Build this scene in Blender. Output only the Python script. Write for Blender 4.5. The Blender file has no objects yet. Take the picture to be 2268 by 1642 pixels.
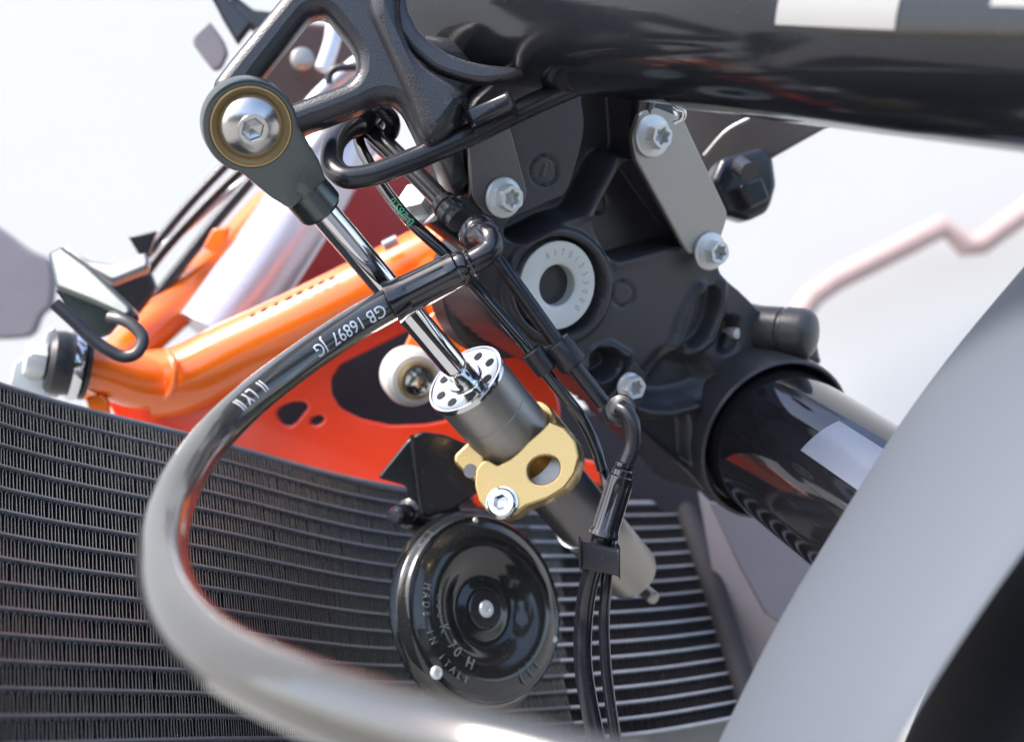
import bpy, bmesh, math, random
import numpy as np
from mathutils import Vector, Matrix
random.seed(7)
C = bpy.context.scene.collection
SC = bpy.context.scene
rad = math.radians

# ---------------------------------------------------------------- camera, sky, sun, exposure
CAMZ = 0.85
FPX = 2738.0                      # focal length in the 2268 px wide frame
cam_d = bpy.data.cameras.new('camera'); cam = bpy.data.objects.new('camera', cam_d); C.objects.link(cam)
cam.location = (0, 0, CAMZ); cam.rotation_euler = (rad(90), 0, 0)
cam_d.sensor_width = 36.0; cam_d.lens = 36.0*FPX/2268.0
cam_d.clip_start = 0.01; cam_d.clip_end = 200
cam_d.dof.use_dof = True; cam_d.dof.focus_distance = 0.405; cam_d.dof.aperture_fstop = 9.6; cam_d.dof.aperture_blades = 7
SC.camera = cam
SUN_EL, SUN_AZ = 52, -110          # azimuth measured from +Y (view direction) clockwise: left and a little behind the camera
w = bpy.data.worlds.new('World'); SC.world = w; w.use_nodes = True
nt = w.node_tree; bg = nt.nodes['Background']
sky = nt.nodes.new('ShaderNodeTexSky'); sky.sky_type = 'NISHITA'; sky.sun_disc = False
sky.sun_elevation = rad(SUN_EL); sky.sun_rotation = rad(SUN_AZ); sky.air_density = 1.0; sky.dust_density = 3.0; sky.ozone_density = 0.6
nt.links.new(sky.outputs[0], bg.inputs[0]); bg.inputs[1].default_value = 0.15
sd = bpy.data.lights.new('sun', 'SUN'); sun = bpy.data.objects.new('sun', sd); C.objects.link(sun)
sd.energy = 1.9; sd.angle = rad(20); sd.color = (1.0, 0.95, 0.88)
_d = Vector((math.sin(rad(SUN_AZ))*math.cos(rad(SUN_EL)), math.cos(rad(SUN_AZ))*math.cos(rad(SUN_EL)), math.sin(rad(SUN_EL))))
sun.rotation_euler = _d.to_track_quat('Z', 'Y').to_euler(); sun.location = (-3, -2, 5)
SC.view_settings.view_transform = 'Standard'; SC.view_settings.look = 'None'; SC.view_settings.gamma = 1
SC.view_settings.exposure = 1.7

# ---------------------------------------------------------------- materials
def mat(name, col, rough=0.5, metal=0.0, coat=0.0, bump=0.0, bscale=900, var=0.12, vscale=60, rvar=0.08, spec=0.5, dust=0.0, aniso=None):
    m = bpy.data.materials.new(name); m.use_nodes = True
    n, l = m.node_tree.nodes, m.node_tree.links; b = n['Principled BSDF']
    tc = n.new('ShaderNodeTexCoord'); nz = n.new('ShaderNodeTexNoise'); nz.inputs['Scale'].default_value = vscale; nz.inputs['Detail'].default_value = 6
    l.new(tc.outputs['Object'], nz.inputs['Vector'])
    mx = n.new('ShaderNodeMix'); mx.data_type = 'RGBA'
    lo = tuple(c*(1-var) for c in col)+(1,); hi = tuple(min(1, c*(1+var)) for c in col)+(1,)
    mx.inputs[6].default_value = lo; mx.inputs[7].default_value = hi
    l.new(nz.outputs[0], mx.inputs[0]); last = mx.outputs[2]
    if dust > 0:
        n2 = n.new('ShaderNodeTexNoise'); n2.inputs['Scale'].default_value = 700; n2.inputs['Detail'].default_value = 8
        l.new(tc.outputs['Object'], n2.inputs['Vector'])
        r = n.new('ShaderNodeValToRGB'); r.color_ramp.elements[0].position = 0.62; r.color_ramp.elements[1].position = 0.74
        l.new(n2.outputs[0], r.inputs[0])
        mm = n.new('ShaderNodeMath'); mm.operation = 'MULTIPLY'; mm.inputs[1].default_value = dust; l.new(r.outputs[0], mm.inputs[0])
        m2 = n.new('ShaderNodeMix'); m2.data_type = 'RGBA'; m2.inputs[7].default_value = (.45, .42, .38, 1)
        l.new(mm.outputs[0], m2.inputs[0]); l.new(last, m2.inputs[6]); last = m2.outputs[2]
    l.new(last, b.inputs['Base Color'])
    mr = n.new('ShaderNodeMapRange'); mr.inputs[3].default_value = max(0.02, rough-rvar); mr.inputs[4].default_value = min(1, rough+rvar)
    l.new(nz.outputs[0], mr.inputs[0]); l.new(mr.outputs[0], b.inputs['Roughness'])
    b.inputs['Metallic'].default_value = metal; b.inputs['Coat Weight'].default_value = coat; b.inputs['Coat Roughness'].default_value = 0.06
    b.inputs['Specular IOR Level'].default_value = spec
    if bump > 0:
        bn = n.new('ShaderNodeTexNoise'); bn.inputs['Scale'].default_value = bscale; bn.inputs['Detail'].default_value = 3
        if aniso:
            mp = n.new('ShaderNodeMapping'); mp.inputs['Scale'].default_value = aniso
            l.new(tc.outputs['Object'], mp.inputs[0]); l.new(mp.outputs[0], bn.inputs['Vector'])
        else: l.new(tc.outputs['Object'], bn.inputs['Vector'])
        bp = n.new('ShaderNodeBump'); bp.inputs['Strength'].default_value = bump; bp.inputs['Distance'].default_value = 0.0002
        l.new(bn.outputs[0], bp.inputs['Height']); l.new(bp.outputs[0], b.inputs['Normal'])
    return m
M = {}
M['cast'] = mat('black_cast_paint', (.026, .027, .033), .30, 0.1, 0.0, .6, 1500, .2, 50, .08, .6, .05)
M['clampcast'] = mat('charcoal_cast_paint', (.046, .046, .052), .34, 0.2, 0, .6, 1300, .25, 30, .08, .4, .04)
M['gloss'] = mat('gloss_black_paint', (.012, .012, .015), .07, 0, .6, 0, var=.2, rvar=.03, dust=.05)
M['satin'] = mat('satin_black_steel', (.022, .023, .028), .26, .3, 0, .15, 700, .2, 40, .08, .6, .05)
M['rubber'] = mat('black_rubber', (.013, .013, .018), .33, 0, 0, .2, 900, .2, 40, .1, .5, .08)
M['plasticb'] = mat('black_plastic', (.010, .010, .015), .22, 0, .2, .1, 600, .2, 40, .08, .5, .05)
M['titan'] = mat('dark_titanium_anodised', (.10, .115, .115), .26, .85, 0, .15, 500, .12, 50, .06, .5, .04)
M['gun'] = mat('gunmetal_anodised', (.31, .30, .285), .38, .8, 0, .35, 900, .08, 30, .06)
M['gun2'] = mat('dark_gunmetal_anodised', (.13, .125, .13), .35, .85, 0, .2, 700, .1, 30, .06)
M['silver'] = mat('silver_anodised', (.27, .26, .24), .33, .9, 0, .3, 900, .06, 40, .06)
M['alu'] = mat('bead_blasted_aluminium', (.63, .64, .62), .5, .35, 0, .4, 2200, .05, 60, .05)
M['zinc'] = mat('zinc_flake_bolt', (.60, .62, .62), .42, .45, 0, .5, 1600, .12, 180, .1, .5, .06)
M['steel'] = mat('polished_steel', (.62, .62, .63), .13, 1, 0, .25, 500, .05, 90, .05)
M['chrome'] = mat('chromed_rod', (.72, .72, .74), .07, 1, 0, 0, var=.03, rvar=.02)
M['brass'] = mat('brass_race', (.42, .30, .15), .36, .6, 0, .3, 900, .12, 120, .08)
M['gold'] = mat('gold_anodised', (.52, .36, .15), .27, .85, 0, .04, 2000, .05, 60, .05)
M['orange'] = mat('orange_powder_coat', (.85, .150, .003), .22, 0, 1.0, .15, 250, .05, 30, .05, .5, .05)
M['orangep'] = mat('orange_red_powder_coat', (.74, .045, .01), .3, 0, .4, .2, 250, .06, 30, .05, .5, .06)
M['darkred'] = mat('dark_red_plastic', (.20, .018, .02), .35, 0, .2, 0, var=.2)
M['fin'] = mat('shaded_fin_depth', (.007, .007, .010), .5, .1, 0, 0, var=.25, vscale=300, dust=.2)  # near-black colour paints the shade deep between the fins
M['radtube'] = mat('radiator_tube_coated', (.10, .11, .125), .4, .6, 0, .3, 800, .25, 150, .1, .5, .15)
M['radback'] = mat('black_matt_screen', (.006, .006, .011), .8)
M['panel'] = mat('grey_moulded_plastic', (.16, .15, .175), .5, 0, 0, .3, 700, .1)
M['guard'] = mat('silver_grey_mudguard', (.085, .098, .121), .6, 0, 0, .06, 300, .04, 8, .05, .2)
M['tyre'] = mat('tyre_rubber', (.014, .015, .016), .6, 0, 0, .4, 500, .3)
M['white'] = mat('white_sticker', (.24, .24, .24), .4, var=.03)
M['bluegrey'] = mat('pale_blue_sticker', (.19, .215, .27), .25, 0, .3, var=.05)
M['printw'] = mat('white_print', (.62, .64, .66), .5, var=.15, vscale=900)
M['printg'] = mat('green_print', (.01, .38, .20), .5, var=.2, vscale=900)
M['printd'] = mat('grey_engraving', (.30, .31, .31), .6, .2, var=.2, vscale=900)
M['dark'] = mat('dark_engine_metal', (.014, .014, .022), .5, .2, var=.3)
M['bronze'] = mat('dark_bronze_plastic', (.05, .025, .022), .4, 0, 0, var=.3)
M['greypipe'] = mat('pale_grey_pipe', (.55, .56, .62), .3, .4, .2, var=.05)
M['wall'] = mat('white_canvas', (.52, .52, .515), .85, 0, 0, .2, 40, .03, 2)
M['redtape'] = mat('faded_red_band', (.37, .275, .265), .7, var=.08)
M['finedge'] = mat('lit_fin_edge', (.27, .28, .26), .4, .5, var=.3, vscale=300)  # fin fronts painted lighter, as the part that light reaches
M['tubeedge'] = mat('lit_tube_edge', (.13, .137, .155), .35, .5, 0, .2, 800, .3, 150, .1, .5, .2)  # lighter tube fronts, reflected light put into the colour
M['tubelit'] = mat('sky_lit_tube_edge', (.34, .35, .38), .35, .4, 0, .2, 800, .2, 150)  # palest tube fronts, painting the sky reflection at the right end
M['ballsteel'] = mat('satin_steel', (.50, .49, .48), .25, 1, 0, .3, 600, .1, 90, .06)
M['hornblack'] = mat('horn_black_paint', (.014, .015, .016), .12, 0, .3, .05, 300, .2, rvar=.04, dust=.06)
M['forkblack'] = mat('black_fork_coating', (.010, .011, .014), .11, 0, 0, .05, 400, .2, 30, .05, .4, .03)
M['sleeve'] = mat('shiny_black_sleeve', (.010, .010, .014), .13, 0, .4, .1, 500, .2, 60, .05, .6, .06)
M['horntext'] = mat('lit_letter_edge', (.20, .22, .19), .25, .3, .3)  # pale tone painted for highlights along the embossed black letters

def braid_mat():
    m = mat('clear_coated_braid', (.035, .035, .033), .2, .05, 1.0, 0, var=.2, vscale=200)
    n, l = m.node_tree.nodes, m.node_tree.links; b = n['Principled BSDF']
    uv = n.new('ShaderNodeUVMap'); mp = n.new('ShaderNodeMapping'); mp.inputs['Scale'].default_value = (1400, 20, 1); mp.inputs['Rotation'].default_value = (0, 0, 0)
    l.new(uv.outputs[0], mp.inputs[0])
    w1 = n.new('ShaderNodeTexChecker'); w1.inputs['Scale'].default_value = 1.0
    mp2 = n.new('ShaderNodeMapping'); mp2.inputs['Rotation'].default_value = (0, 0, rad(45))
    l.new(mp.outputs[0], mp2.inputs[0]); l.new(mp2.outputs[0], w1.inputs['Vector'])
    bp = n.new('ShaderNodeBump'); bp.inputs['Strength'].default_value = .12; bp.inputs['Distance'].default_value = .0001
    l.new(w1.outputs['Fac'], bp.inputs['Height']); l.new(bp.outputs[0], b.inputs['Normal'])
    b.inputs['Coat Roughness'].default_value = .04
    return m
M['braid'] = braid_mat()

# ---------------------------------------------------------------- geometry helpers
def P(x, y, D):
    D = D/1000.0
    return Vector(((x-1134)/FPX*D, D, CAMZ-(y-821)/FPX*D))
MM = 0.001
def finish(me, ang=35):
    for p in me.polygons: p.use_smooth = True
    try: me.set_sharp_from_angle(angle=rad(ang))
    except Exception: pass
def link(name, me, m, parent=None, label=None, kind=None, ang=35, smooth=True):
    vs = np.empty(len(me.vertices)*3); me.vertices.foreach_get('co', vs); vs = vs.reshape(-1, 3)
    c = (vs.max(0)+vs.min(0))/2; me.vertices.foreach_set('co', (vs-c).ravel()); me.update()
    if smooth: finish(me, ang)
    me.name = name
    if m is not None:
        me.materials.clear(); me.materials.append(M[m] if isinstance(m, str) else m)
    o = bpy.data.objects.new(name, me); C.objects.link(o)
    o['_c'] = tuple(c)
    pc = Vector(parent['_c']) if parent is not None else Vector((0, 0, 0))
    o.location = Vector(c)-pc
    if parent is not None: o.parent = parent
    if label: o['label'] = label
    if kind: o['kind'] = kind
    return o
def from_py(v, f):
    me = bpy.data.meshes.new('m'); me.from_pydata([tuple(a) for a in v], [], f); me.validate(); me.update()
    bm = bmesh.new(); bm.from_mesh(me); bmesh.ops.recalc_face_normals(bm, faces=bm.faces); bm.to_mesh(me); bm.free()
    return me
def join(meshes):
    bm = bmesh.new()
    for x in meshes: bm.from_mesh(x)
    me = bpy.data.meshes.new('m'); bm.to_mesh(me); bm.free()
    return me
def catmull(pts, n=10, closed=False):
    pts = [np.array(p, float) for p in pts]; out = []
    N = len(pts)
    rng = N if closed else N-1
    for i in range(rng):
        p1, p2 = pts[i], pts[(i+1) % N]
        p0 = pts[(i-1) % N] if (closed or i > 0) else 2*p1-p2
        p3 = pts[(i+2) % N] if (closed or i+2 < N) else 2*p2-p1
        t01 = max(1e-9, np.linalg.norm(p1-p0)**.5); t12 = max(1e-9, np.linalg.norm(p2-p1)**.5); t23 = max(1e-9, np.linalg.norm(p3-p2)**.5)
        m1 = (p2-p1+t12*((p1-p0)/t01-(p2-p0)/(t01+t12))); m2 = (p2-p1+t12*((p3-p2)/t23-(p3-p1)/(t12+t23)))
        for k in range(n):
            t = k/n
            out.append((2*(p1-p2)+m1+m2)*t**3+(-3*(p1-p2)-2*m1-m2)*t*t+m1*t+p1)
    if not closed: out.append(pts[-1])
    return out
CAMP = Vector((0, 0, CAMZ))
def frames(path):
    """centre, tangent, normal towards the camera, binormal at each point"""
    fr = []
    n = len(path)
    for i, p in enumerate(path):
        a = path[max(0, i-1)]; b = path[min(n-1, i+1)]
        T = (b-a).normalized(); v = (CAMP-p); N = (v-T*v.dot(T)).normalized()
        fr.append((p, T, N, N.cross(T)))
    return fr
def ptrans(path):
    fr = frames(path); out = []; N = fr[0][2]
    for p, T, _, _ in fr:
        N = (N-T*N.dot(T)).normalized(); out.append((p, T, N, N.cross(T)))
    return out
def smooth_path(pts, n=10):
    return [Vector(p) for p in catmull([P(*p) for p in pts], n)]
def tube_mesh(path, r, seg=24, caps=True, rfun=None, flat=1.0):
    fr = ptrans(path); v = []; f = []; uv = []
    n = len(path); L = 0; Ls = []
    for i in range(n):
        if i: L += (path[i]-path[i-1]).length
        Ls.append(L)
    for i, (p, T, N, B) in enumerate(fr):
        rr = r if not callable(r) else r(i/(n-1))
        for k in range(seg):
            a = 2*math.pi*k/seg
            v.append(p+(N*math.cos(a)*flat+B*math.sin(a))*rr)
    for i in range(n-1):
        for k in range(seg):
            k2 = (k+1) % seg
            f.append((i*seg+k, i*seg+k2, (i+1)*seg+k2, (i+1)*seg+k)); uv.append(((Ls[i], k/seg), (Ls[i], (k+1)/seg), (Ls[i+1], (k+1)/seg), (Ls[i+1], k/seg)))
    if caps:
        f.append(tuple(range(seg))[::-1]); f.append(tuple(range((n-1)*seg, n*seg)))
    me = bpy.data.meshes.new('m'); me.from_pydata([tuple(a) for a in v], [], f); me.update()
    ul = me.uv_layers.new(name='UVMap')
    for pi, q in enumerate(uv):
        for j, li in enumerate(me.polygons[pi].loop_indices): ul.data[li].uv = q[j]
    return me
def tube(name, pts, rmm, m, parent=None, n=10, seg=24, label=None, flat=1.0, caps=True):
    path = smooth_path(pts, n)
    r = (lambda t: rmm(t)*MM) if callable(rmm) else rmm*MM
    return link(name, tube_mesh(path, r, seg, caps, flat=flat), m, parent, label, ang=60)
def basis(n):
    n = n.normalized(); X = Vector((1, 0, 0)); e1 = (X-n*X.dot(n)).normalized(); return e1, n.cross(e1), n
def polar(origin, n, rings, seg=64, rot=0.0, cap0=True, cap1=True):
    """rings: (radius_mm or function of angle, height_mm along n)"""
    e1, e2, n = basis(n); v = []; f = []
    for r, t in rings:
        for k in range(seg):
            a = 2*math.pi*k/seg; rr = (r(a) if callable(r) else r)*MM
            v.append(origin+e1*math.cos(a+rot)*rr+e2*math.sin(a+rot)*rr+n*t*MM)
    for i in range(len(rings)-1):
        for k in range(seg):
            k2 = (k+1) % seg; f.append((i*seg+k, i*seg+k2, (i+1)*seg+k2, (i+1)*seg+k))
    if cap0: f.append(tuple(range(seg))[::-1])
    if cap1: f.append(tuple(range((len(rings)-1)*seg, len(rings)*seg)))
    me = bpy.data.meshes.new('m'); me.from_pydata([tuple(a) for a in v], [], f); me.update()
    return me
def lathe(name, origin, n, rings, m, parent=None, seg=64, label=None, rot=0, cap0=True, cap1=True, ang=30):
    return link(name, polar(origin, n, rings, seg, rot, cap0, cap1), m, parent, label, ang=ang)
def hexr(R): return lambda a: R*math.cos(math.pi/6)/math.cos((a % (math.pi/3))-math.pi/6)
def starr(R): return lambda a: R*(1+.15*math.cos(6*a))
class Plane:
    def __init__(s, x, y, D, a=0.0, b=0.0):
        s.p0 = P(x, y, D); s.a = a; s.b = b
        s.n = Vector((a, -1, b)).normalized()
        s.e1, s.e2, _ = basis(s.n)
    def hit(s, x, y, off=0.0):
        rx = (x-1134)/FPX; rz = -(y-821)/FPX
        t = (s.p0.y-s.a*s.p0.x-s.b*(s.p0.z-CAMZ))/(1-s.a*rx-s.b*rz)
        return Vector((rx*t, t, CAMZ+rz*t))+s.n*off*MM
    def loc(s, x, y):
        d = s.hit(x, y)-s.p0; return (d.dot(s.e1), d.dot(s.e2))
def rnd(pts, r=8):
    """round the corners of a pixel polygon"""
    out = []; n = len(pts)
    for i in range(n):
        a, b, c = np.array(pts[i-1], float), np.array(pts[i], float), np.array(pts[(i+1) % n], float)
        la, lc = np.linalg.norm(a-b), np.linalg.norm(c-b); ra = min(r, la*.45); rc = min(r, lc*.45)
        p, q = b+(a-b)/la*ra, b+(c-b)/lc*rc
        for k in range(5):
            t = k/4; out.append((1-t)**2*p+2*t*(1-t)*b+t*t*q)
    return out
def plate_mesh(pl, outline, thick, bevel=.6, holes=(), back=True, off=0.0):
    cu = bpy.data.curves.new('c', 'CURVE'); cu.dimensions = '2D'; cu.fill_mode = 'BOTH'
    S = 100.0
    for poly in [outline]+list(holes):
        sp = cu.splines.new('POLY'); sp.points.add(len(poly)-1); sp.use_cyclic_u = True
        for i, q in enumerate(poly):
            u, v = pl.loc(q[0], q[1]); sp.points[i].co = (u*S, v*S, 0, 1)
    cu.extrude = max(1e-4, (thick/2-bevel))*MM*S; cu.bevel_depth = bevel*MM*S; cu.bevel_resolution = 2; cu.offset = -bevel*MM*S
    o = bpy.data.objects.new('tmp', cu); C.objects.link(o)
    dg = bpy.context.evaluated_depsgraph_get(); me = bpy.data.meshes.new_from_object(o.evaluated_get(dg))
    bpy.data.objects.remove(o); bpy.data.curves.remove(cu)
    mtx = Matrix.Translation(pl.p0+pl.n*(off-thick/2)*MM) @ Matrix((pl.e1, pl.e2, pl.n)).transposed().to_4x4() @ Matrix.Scale(1/S, 4)
    me.transform(mtx)
    bm = bmesh.new(); bm.from_mesh(me); bmesh.ops.remove_doubles(bm, verts=bm.verts, dist=1e-7); bm.to_mesh(me); bm.free()
    return me
def plate(name, pl, outline, thick, m, parent=None, bevel=.6, holes=(), label=None, off=0.0, r=8, ang=40):
    ol = rnd(outline, r) if r else outline
    o = link(name, plate_mesh(pl, ol, thick, bevel, [rnd(h, r) if r else h for h in holes], off=off), m, parent, label, ang=ang)
    for p in o.data.polygons:
        if abs(p.normal.dot(pl.n)) > .9995: p.use_smooth = False
    return o
def ell(cx, cy, rx, ry, rot=0, n=40):
    c, s = math.cos(rad(rot)), math.sin(rad(rot))
    return [(cx+rx*math.cos(t)*c-ry*math.sin(t)*s, cy+rx*math.cos(t)*s+ry*math.sin(t)*c) for t in [2*math.pi*k/n for k in range(n)]]
def box(name, c, u, v, wv, m, parent=None, bev=.5, label=None):
    bm = bmesh.new(); bmesh.ops.create_cube(bm, size=1)
    for q in bm.verts: q.co = c+u*q.co.x+v*q.co.y+wv*q.co.z
    bmesh.ops.bevel(bm, geom=bm.edges[:], offset=bev*MM, segments=3, affect='EDGES', profile=.5)
    bmesh.ops.recalc_face_normals(bm, faces=bm.faces)
    me = bpy.data.meshes.new('m'); bm.to_mesh(me); bm.free()
    return link(name, me, m, parent, label)
def text_mesh(s, size, align='LEFT', extrude=0.05, res=4, sub=False):
    cu = bpy.data.curves.new('t', 'FONT'); cu.body = s; cu.size = size*100*MM; cu.align_x = align; cu.align_y = 'CENTER'; cu.extrude = extrude*100*MM; cu.resolution_u = res
    o = bpy.data.objects.new('tmp', cu); C.objects.link(o); dg = bpy.context.evaluated_depsgraph_get()
    me = bpy.data.meshes.new_from_object(o.evaluated_get(dg)); bpy.data.objects.remove(o); bpy.data.curves.remove(cu)
    me.transform(Matrix.Scale(.01, 4))
    if sub:
        bm = bmesh.new(); bm.from_mesh(me); bmesh.ops.triangulate(bm, faces=bm.faces[:])
        for _ in range(4):
            le = [e for e in bm.edges if e.calc_length() > .0007]
            if not le: break
            bmesh.ops.subdivide_edges(bm, edges=le, cuts=1); bmesh.ops.triangulate(bm, faces=[q for q in bm.faces if len(q.verts) > 3])
        bm.to_mesh(me); bm.free()
    return me
def text_on_tube(name, s, path, rmm, start, size, m, parent, ang0=0.0, spacing=1.0, eps=.12, bold=0):
    fr = frames(path); L = [0]
    for i in range(1, len(path)): L.append(L[-1]+(path[i]-path[i-1]).length)
    me = text_mesh(s, size, sub=True); L = np.array(L)
    for v in me.vertices:
        x = start*MM+v.co.x*spacing; y = v.co.y; i = int(np.searchsorted(L, x)-1); i = max(0, min(len(path)-2, i))
        t = (x-L[i])/max(1e-9, L[i+1]-L[i]); t = max(-1, min(2, t))
        p = fr[i][0].lerp(fr[i+1][0], t); N = fr[i][2].lerp(fr[i+1][2], t).normalized(); T = fr[i][1]; B = N.cross(T).normalized()
        R = (rmm+eps)*MM+v.co.z; a = ang0+y/(rmm*MM)
        v.co = p+(N*math.cos(a)+B*math.sin(a))*R
    return link(name, me, m, parent, smooth=False)
def arc_text(name, s, origin, n, rho, a0, a1, size, m, parent, inward=False, h=0.0, ex=.05, sx=.8):
    e1, e2, n = basis(n); ms = []
    for i, ch in enumerate(s):
        if ch == ' ': continue
        th = rad(a0+(a1-a0)*i/(len(s)-1))
        me = text_mesh(ch, size, 'CENTER', ex)
        R = e1*math.cos(th)+e2*math.sin(th)
        up = -R if inward else R
        right = up.cross(n)
        hh = h(rho) if callable(h) else h
        o = origin+R*rho*MM+n*hh*MM
        me.transform(Matrix.Translation(o) @ Matrix((right*sx, up, n)).transposed().to_4x4()); ms.append(me)
    return link(name, join(ms), m, parent, smooth=False)
def flange_bolt(x, y, D, n, parent, fr=7.2, hr=4.9, h=7.0, star=True, m='zinc', label=None, rot=.3, pl=None):
    o = P(x, y, D) if pl is None else pl.hit(x, y)
    head = [(fr*.96, -.2), (fr, .3), (fr, 1.2), (fr*.93, 1.7), (hr*1.02, 2.2)]
    sr = starr(hr*.56) if star else hexr(hr*.58)
    head += [(hexr(hr), 2.5), (hexr(hr), h-.8), (lambda a: min(hexr(hr)(a)*.97, hr*.90), h), (lambda a: sr(a)*1.12, h), (sr, h-.25), (sr, h-3.4), (lambda a: sr(a)*.3, h-4.0)]
    return lathe('bolt', o, n, head, m, parent, seg=96, rot=rot, label=label, ang=28)
def socket_bolt(name, o, n, parent, R=5.2, h=4.5, m='steel', label=None, rot=.2, sock=.52):
    sr = hexr(R*sock)
    g = [(R*.97, 0), (R, .3), (R, h-.7), (R*.95, h-.25), (R*.88, h), (lambda a: sr(a)*1.1, h), (sr, h-.3), (sr, h-3.2), (lambda a: sr(a)*.2, h-4)]
    return lathe(name, o, n, g, m, parent, seg=96, rot=rot, label=label, ang=28)

# ---------------------------------------------------------------- surroundings
bmg = bmesh.new(); bmesh.ops.create_grid(bmg, x_segments=40, y_segments=40, size=40)
for v in bmg.verts: v.co.z = random.uniform(-.01, .01)
meg = bpy.data.meshes.new('ground'); bmg.to_mesh(meg); bmg.free()
gm = mat('paving', (.23, .23, .22), .85, 0, 0, .5, 30, .25, 3)
_g = link('ground', meg, gm, kind='structure'); _g['label'] = 'pale paved ground below the motorcycle'
del _g['_c']
bmw = bmesh.new(); bmesh.ops.create_cube(bmw, size=1)
for v in bmw.verts: v.co = Vector((v.co.x*14, 2.9+v.co.y*.02, 1.95+v.co.z*3.9))
mew = bpy.data.meshes.new('wall'); bmw.to_mesh(mew); bmw.free()
wall = link('canvas_wall', mew, 'wall'); wall['label'] = 'plain white canvas wall far behind the motorcycle with a blurred red band'; wall['category'] = 'wall'
# red band hanging in front of the canvas wall
rp = [Vector(p) for p in [P(1770, 700, 2780), P(1800, 655, 2780), P(1850, 620, 2780), P(1960, 565, 2780), P(2090, 500, 2780), P(2140, 545, 2780), P(2170, 540, 2780), P(2290, 455, 2780), P(2420, 390, 2780)]]
link('red_band', tube_mesh(rp, .026, 12), 'redtape', wall, 'faded red band on the white canvas')
# dark hedge behind the photographer (only seen in the reflections)
bmh = bmesh.new(); bmesh.ops.create_grid(bmh, x_segments=120, y_segments=24, size=1)
for v in bmh.verts:
    v.co = Vector((v.co.x*9, -6.0+random.uniform(-.25, .25), (v.co.y+1)*1.1+random.uniform(-.08, .08)))
meh = bpy.data.meshes.new('hedge'); bmh.to_mesh(meh); bmh.free()
hm = mat('hedge_leaves', (.06, .13, .03), .6, 0, 0, .8, 20, .6, 5)
hd = link('hedge', meh, hm, smooth=False); hd['label'] = 'long green hedge behind the photographer, seen only in reflections'; hd['category'] = 'hedge'

# ---------------------------------------------------------------- the motorcycle
bike = bpy.data.objects.new('motorcycle', None); C.objects.link(bike)
bike.location = (0.05, .6, 0); bike['_c'] = (0.05, .6, 0)
bike['label'] = 'motorcycle with orange frame, black forks, gold clamped steering damper, black horn and radiator'
bike['category'] = 'motorcycle'

# ---- lower triple clamp: a casting with pockets and ribs
CP = Plane(1232, 628, 455, .6, -.21)
NC = CP.n
def sd_poly(px, py, poly):
    poly = np.array(poly, float); d = np.full(px.shape, 1e9); inside = np.zeros(px.shape, bool); n = len(poly)
    for i in range(n):
        ax, ay = poly[i]; bx, by = poly[(i+1) % n]; ex, ey = bx-ax, by-ay
        t = np.clip(((px-ax)*ex+(py-ay)*ey)/(ex*ex+ey*ey+1e-9), 0, 1)
        d = np.minimum(d, np.hypot(px-ax-t*ex, py-ay-t*ey))
        c = ((ay > py) != (by > py)) & (px < (bx-ax)*(py-ay)/(by-ay+1e-12)+ax); inside ^= c
    return np.where(inside, d, -d)
def sd_line(px, py, pts):
    d = np.full(px.shape, 1e9)
    for i in range(len(pts)-1):
        ax, ay = pts[i]; bx, by = pts[i+1]; ex, ey = bx-ax, by-ay
        t = np.clip(((px-ax)*ex+(py-ay)*ey)/(ex*ex+ey*ey), 0, 1); d = np.minimum(d, np.hypot(px-ax-t*ex, py-ay-t*ey))
    return d
def sst(x): x = np.clip(x, 0, 1); return x*x*(3-2*x)
step = 3.0
gx = np.arange(985, 1850, step); gy = np.arange(80, 1150, step)
GX, GY = np.meshgrid(gx, gy)
OUT = [(1022, 280), (1029, 259), (1044, 217), (1083, 184), (1130, 130), (1300, 110), (1470, 150), (1510, 260), (1600, 480), (1601, 600), (1650, 640), (1700, 690), (1795, 760), (1800, 860), (1720, 900), (1640, 1000),
       (1590, 1080), (1560, 1105), (1535, 1075), (1470, 1010), (1410, 950), (1360, 905), (1290, 860), (1225, 815), (1150, 775), (1090, 725), (1052, 660), (1050, 590), (1085, 520), (1045, 430), (1025, 340)]
OUT = [tuple(p) for p in rnd(OUT, 22)]
dO = sd_poly(GX, GY, OUT)
H = np.zeros(GX.shape)
def pocket(poly, depth, w):
    global H
    H -= depth*sst(sd_poly(GX, GY, rnd(poly, 26))/w+.35)
pocket([(1118, 524), (1128, 490), (1180, 470), (1226, 447), (1258, 436), (1286, 353), (1302, 280), (1290, 200), (1405, 190), (1412, 330), (1398, 350), (1364, 340), (1325, 415), (1296, 474), (1245, 486), (1190, 515), (1150, 536)], 15, 20)
pocket([(1379, 362), (1322, 468), (1314, 492), (1322, 516), (1356, 576), (1385, 574), (1500, 540), (1560, 560), (1415, 352)], 14, 16)
pocket([(1531, 657), (1594, 626), (1590, 683), (1568, 743), (1529, 776), (1518, 750)], 6, 12)
pocket([(1296, 800), (1322, 768), (1362, 770), (1378, 815), (1330, 850)], 9, 22)
pocket([(1400, 850), (1470, 770), (1560, 790), (1590, 850), (1540, 880), (1470, 892), (1410, 884)], 7, 45)
pocket([(1330, 870), (1400, 912), (1470, 925), (1525, 912), (1535, 1040), (1470, 990)], 6, 20)
pocket([(1600, 700), (1640, 700), (1640, 770), (1590, 790)], 8, 20)
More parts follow.
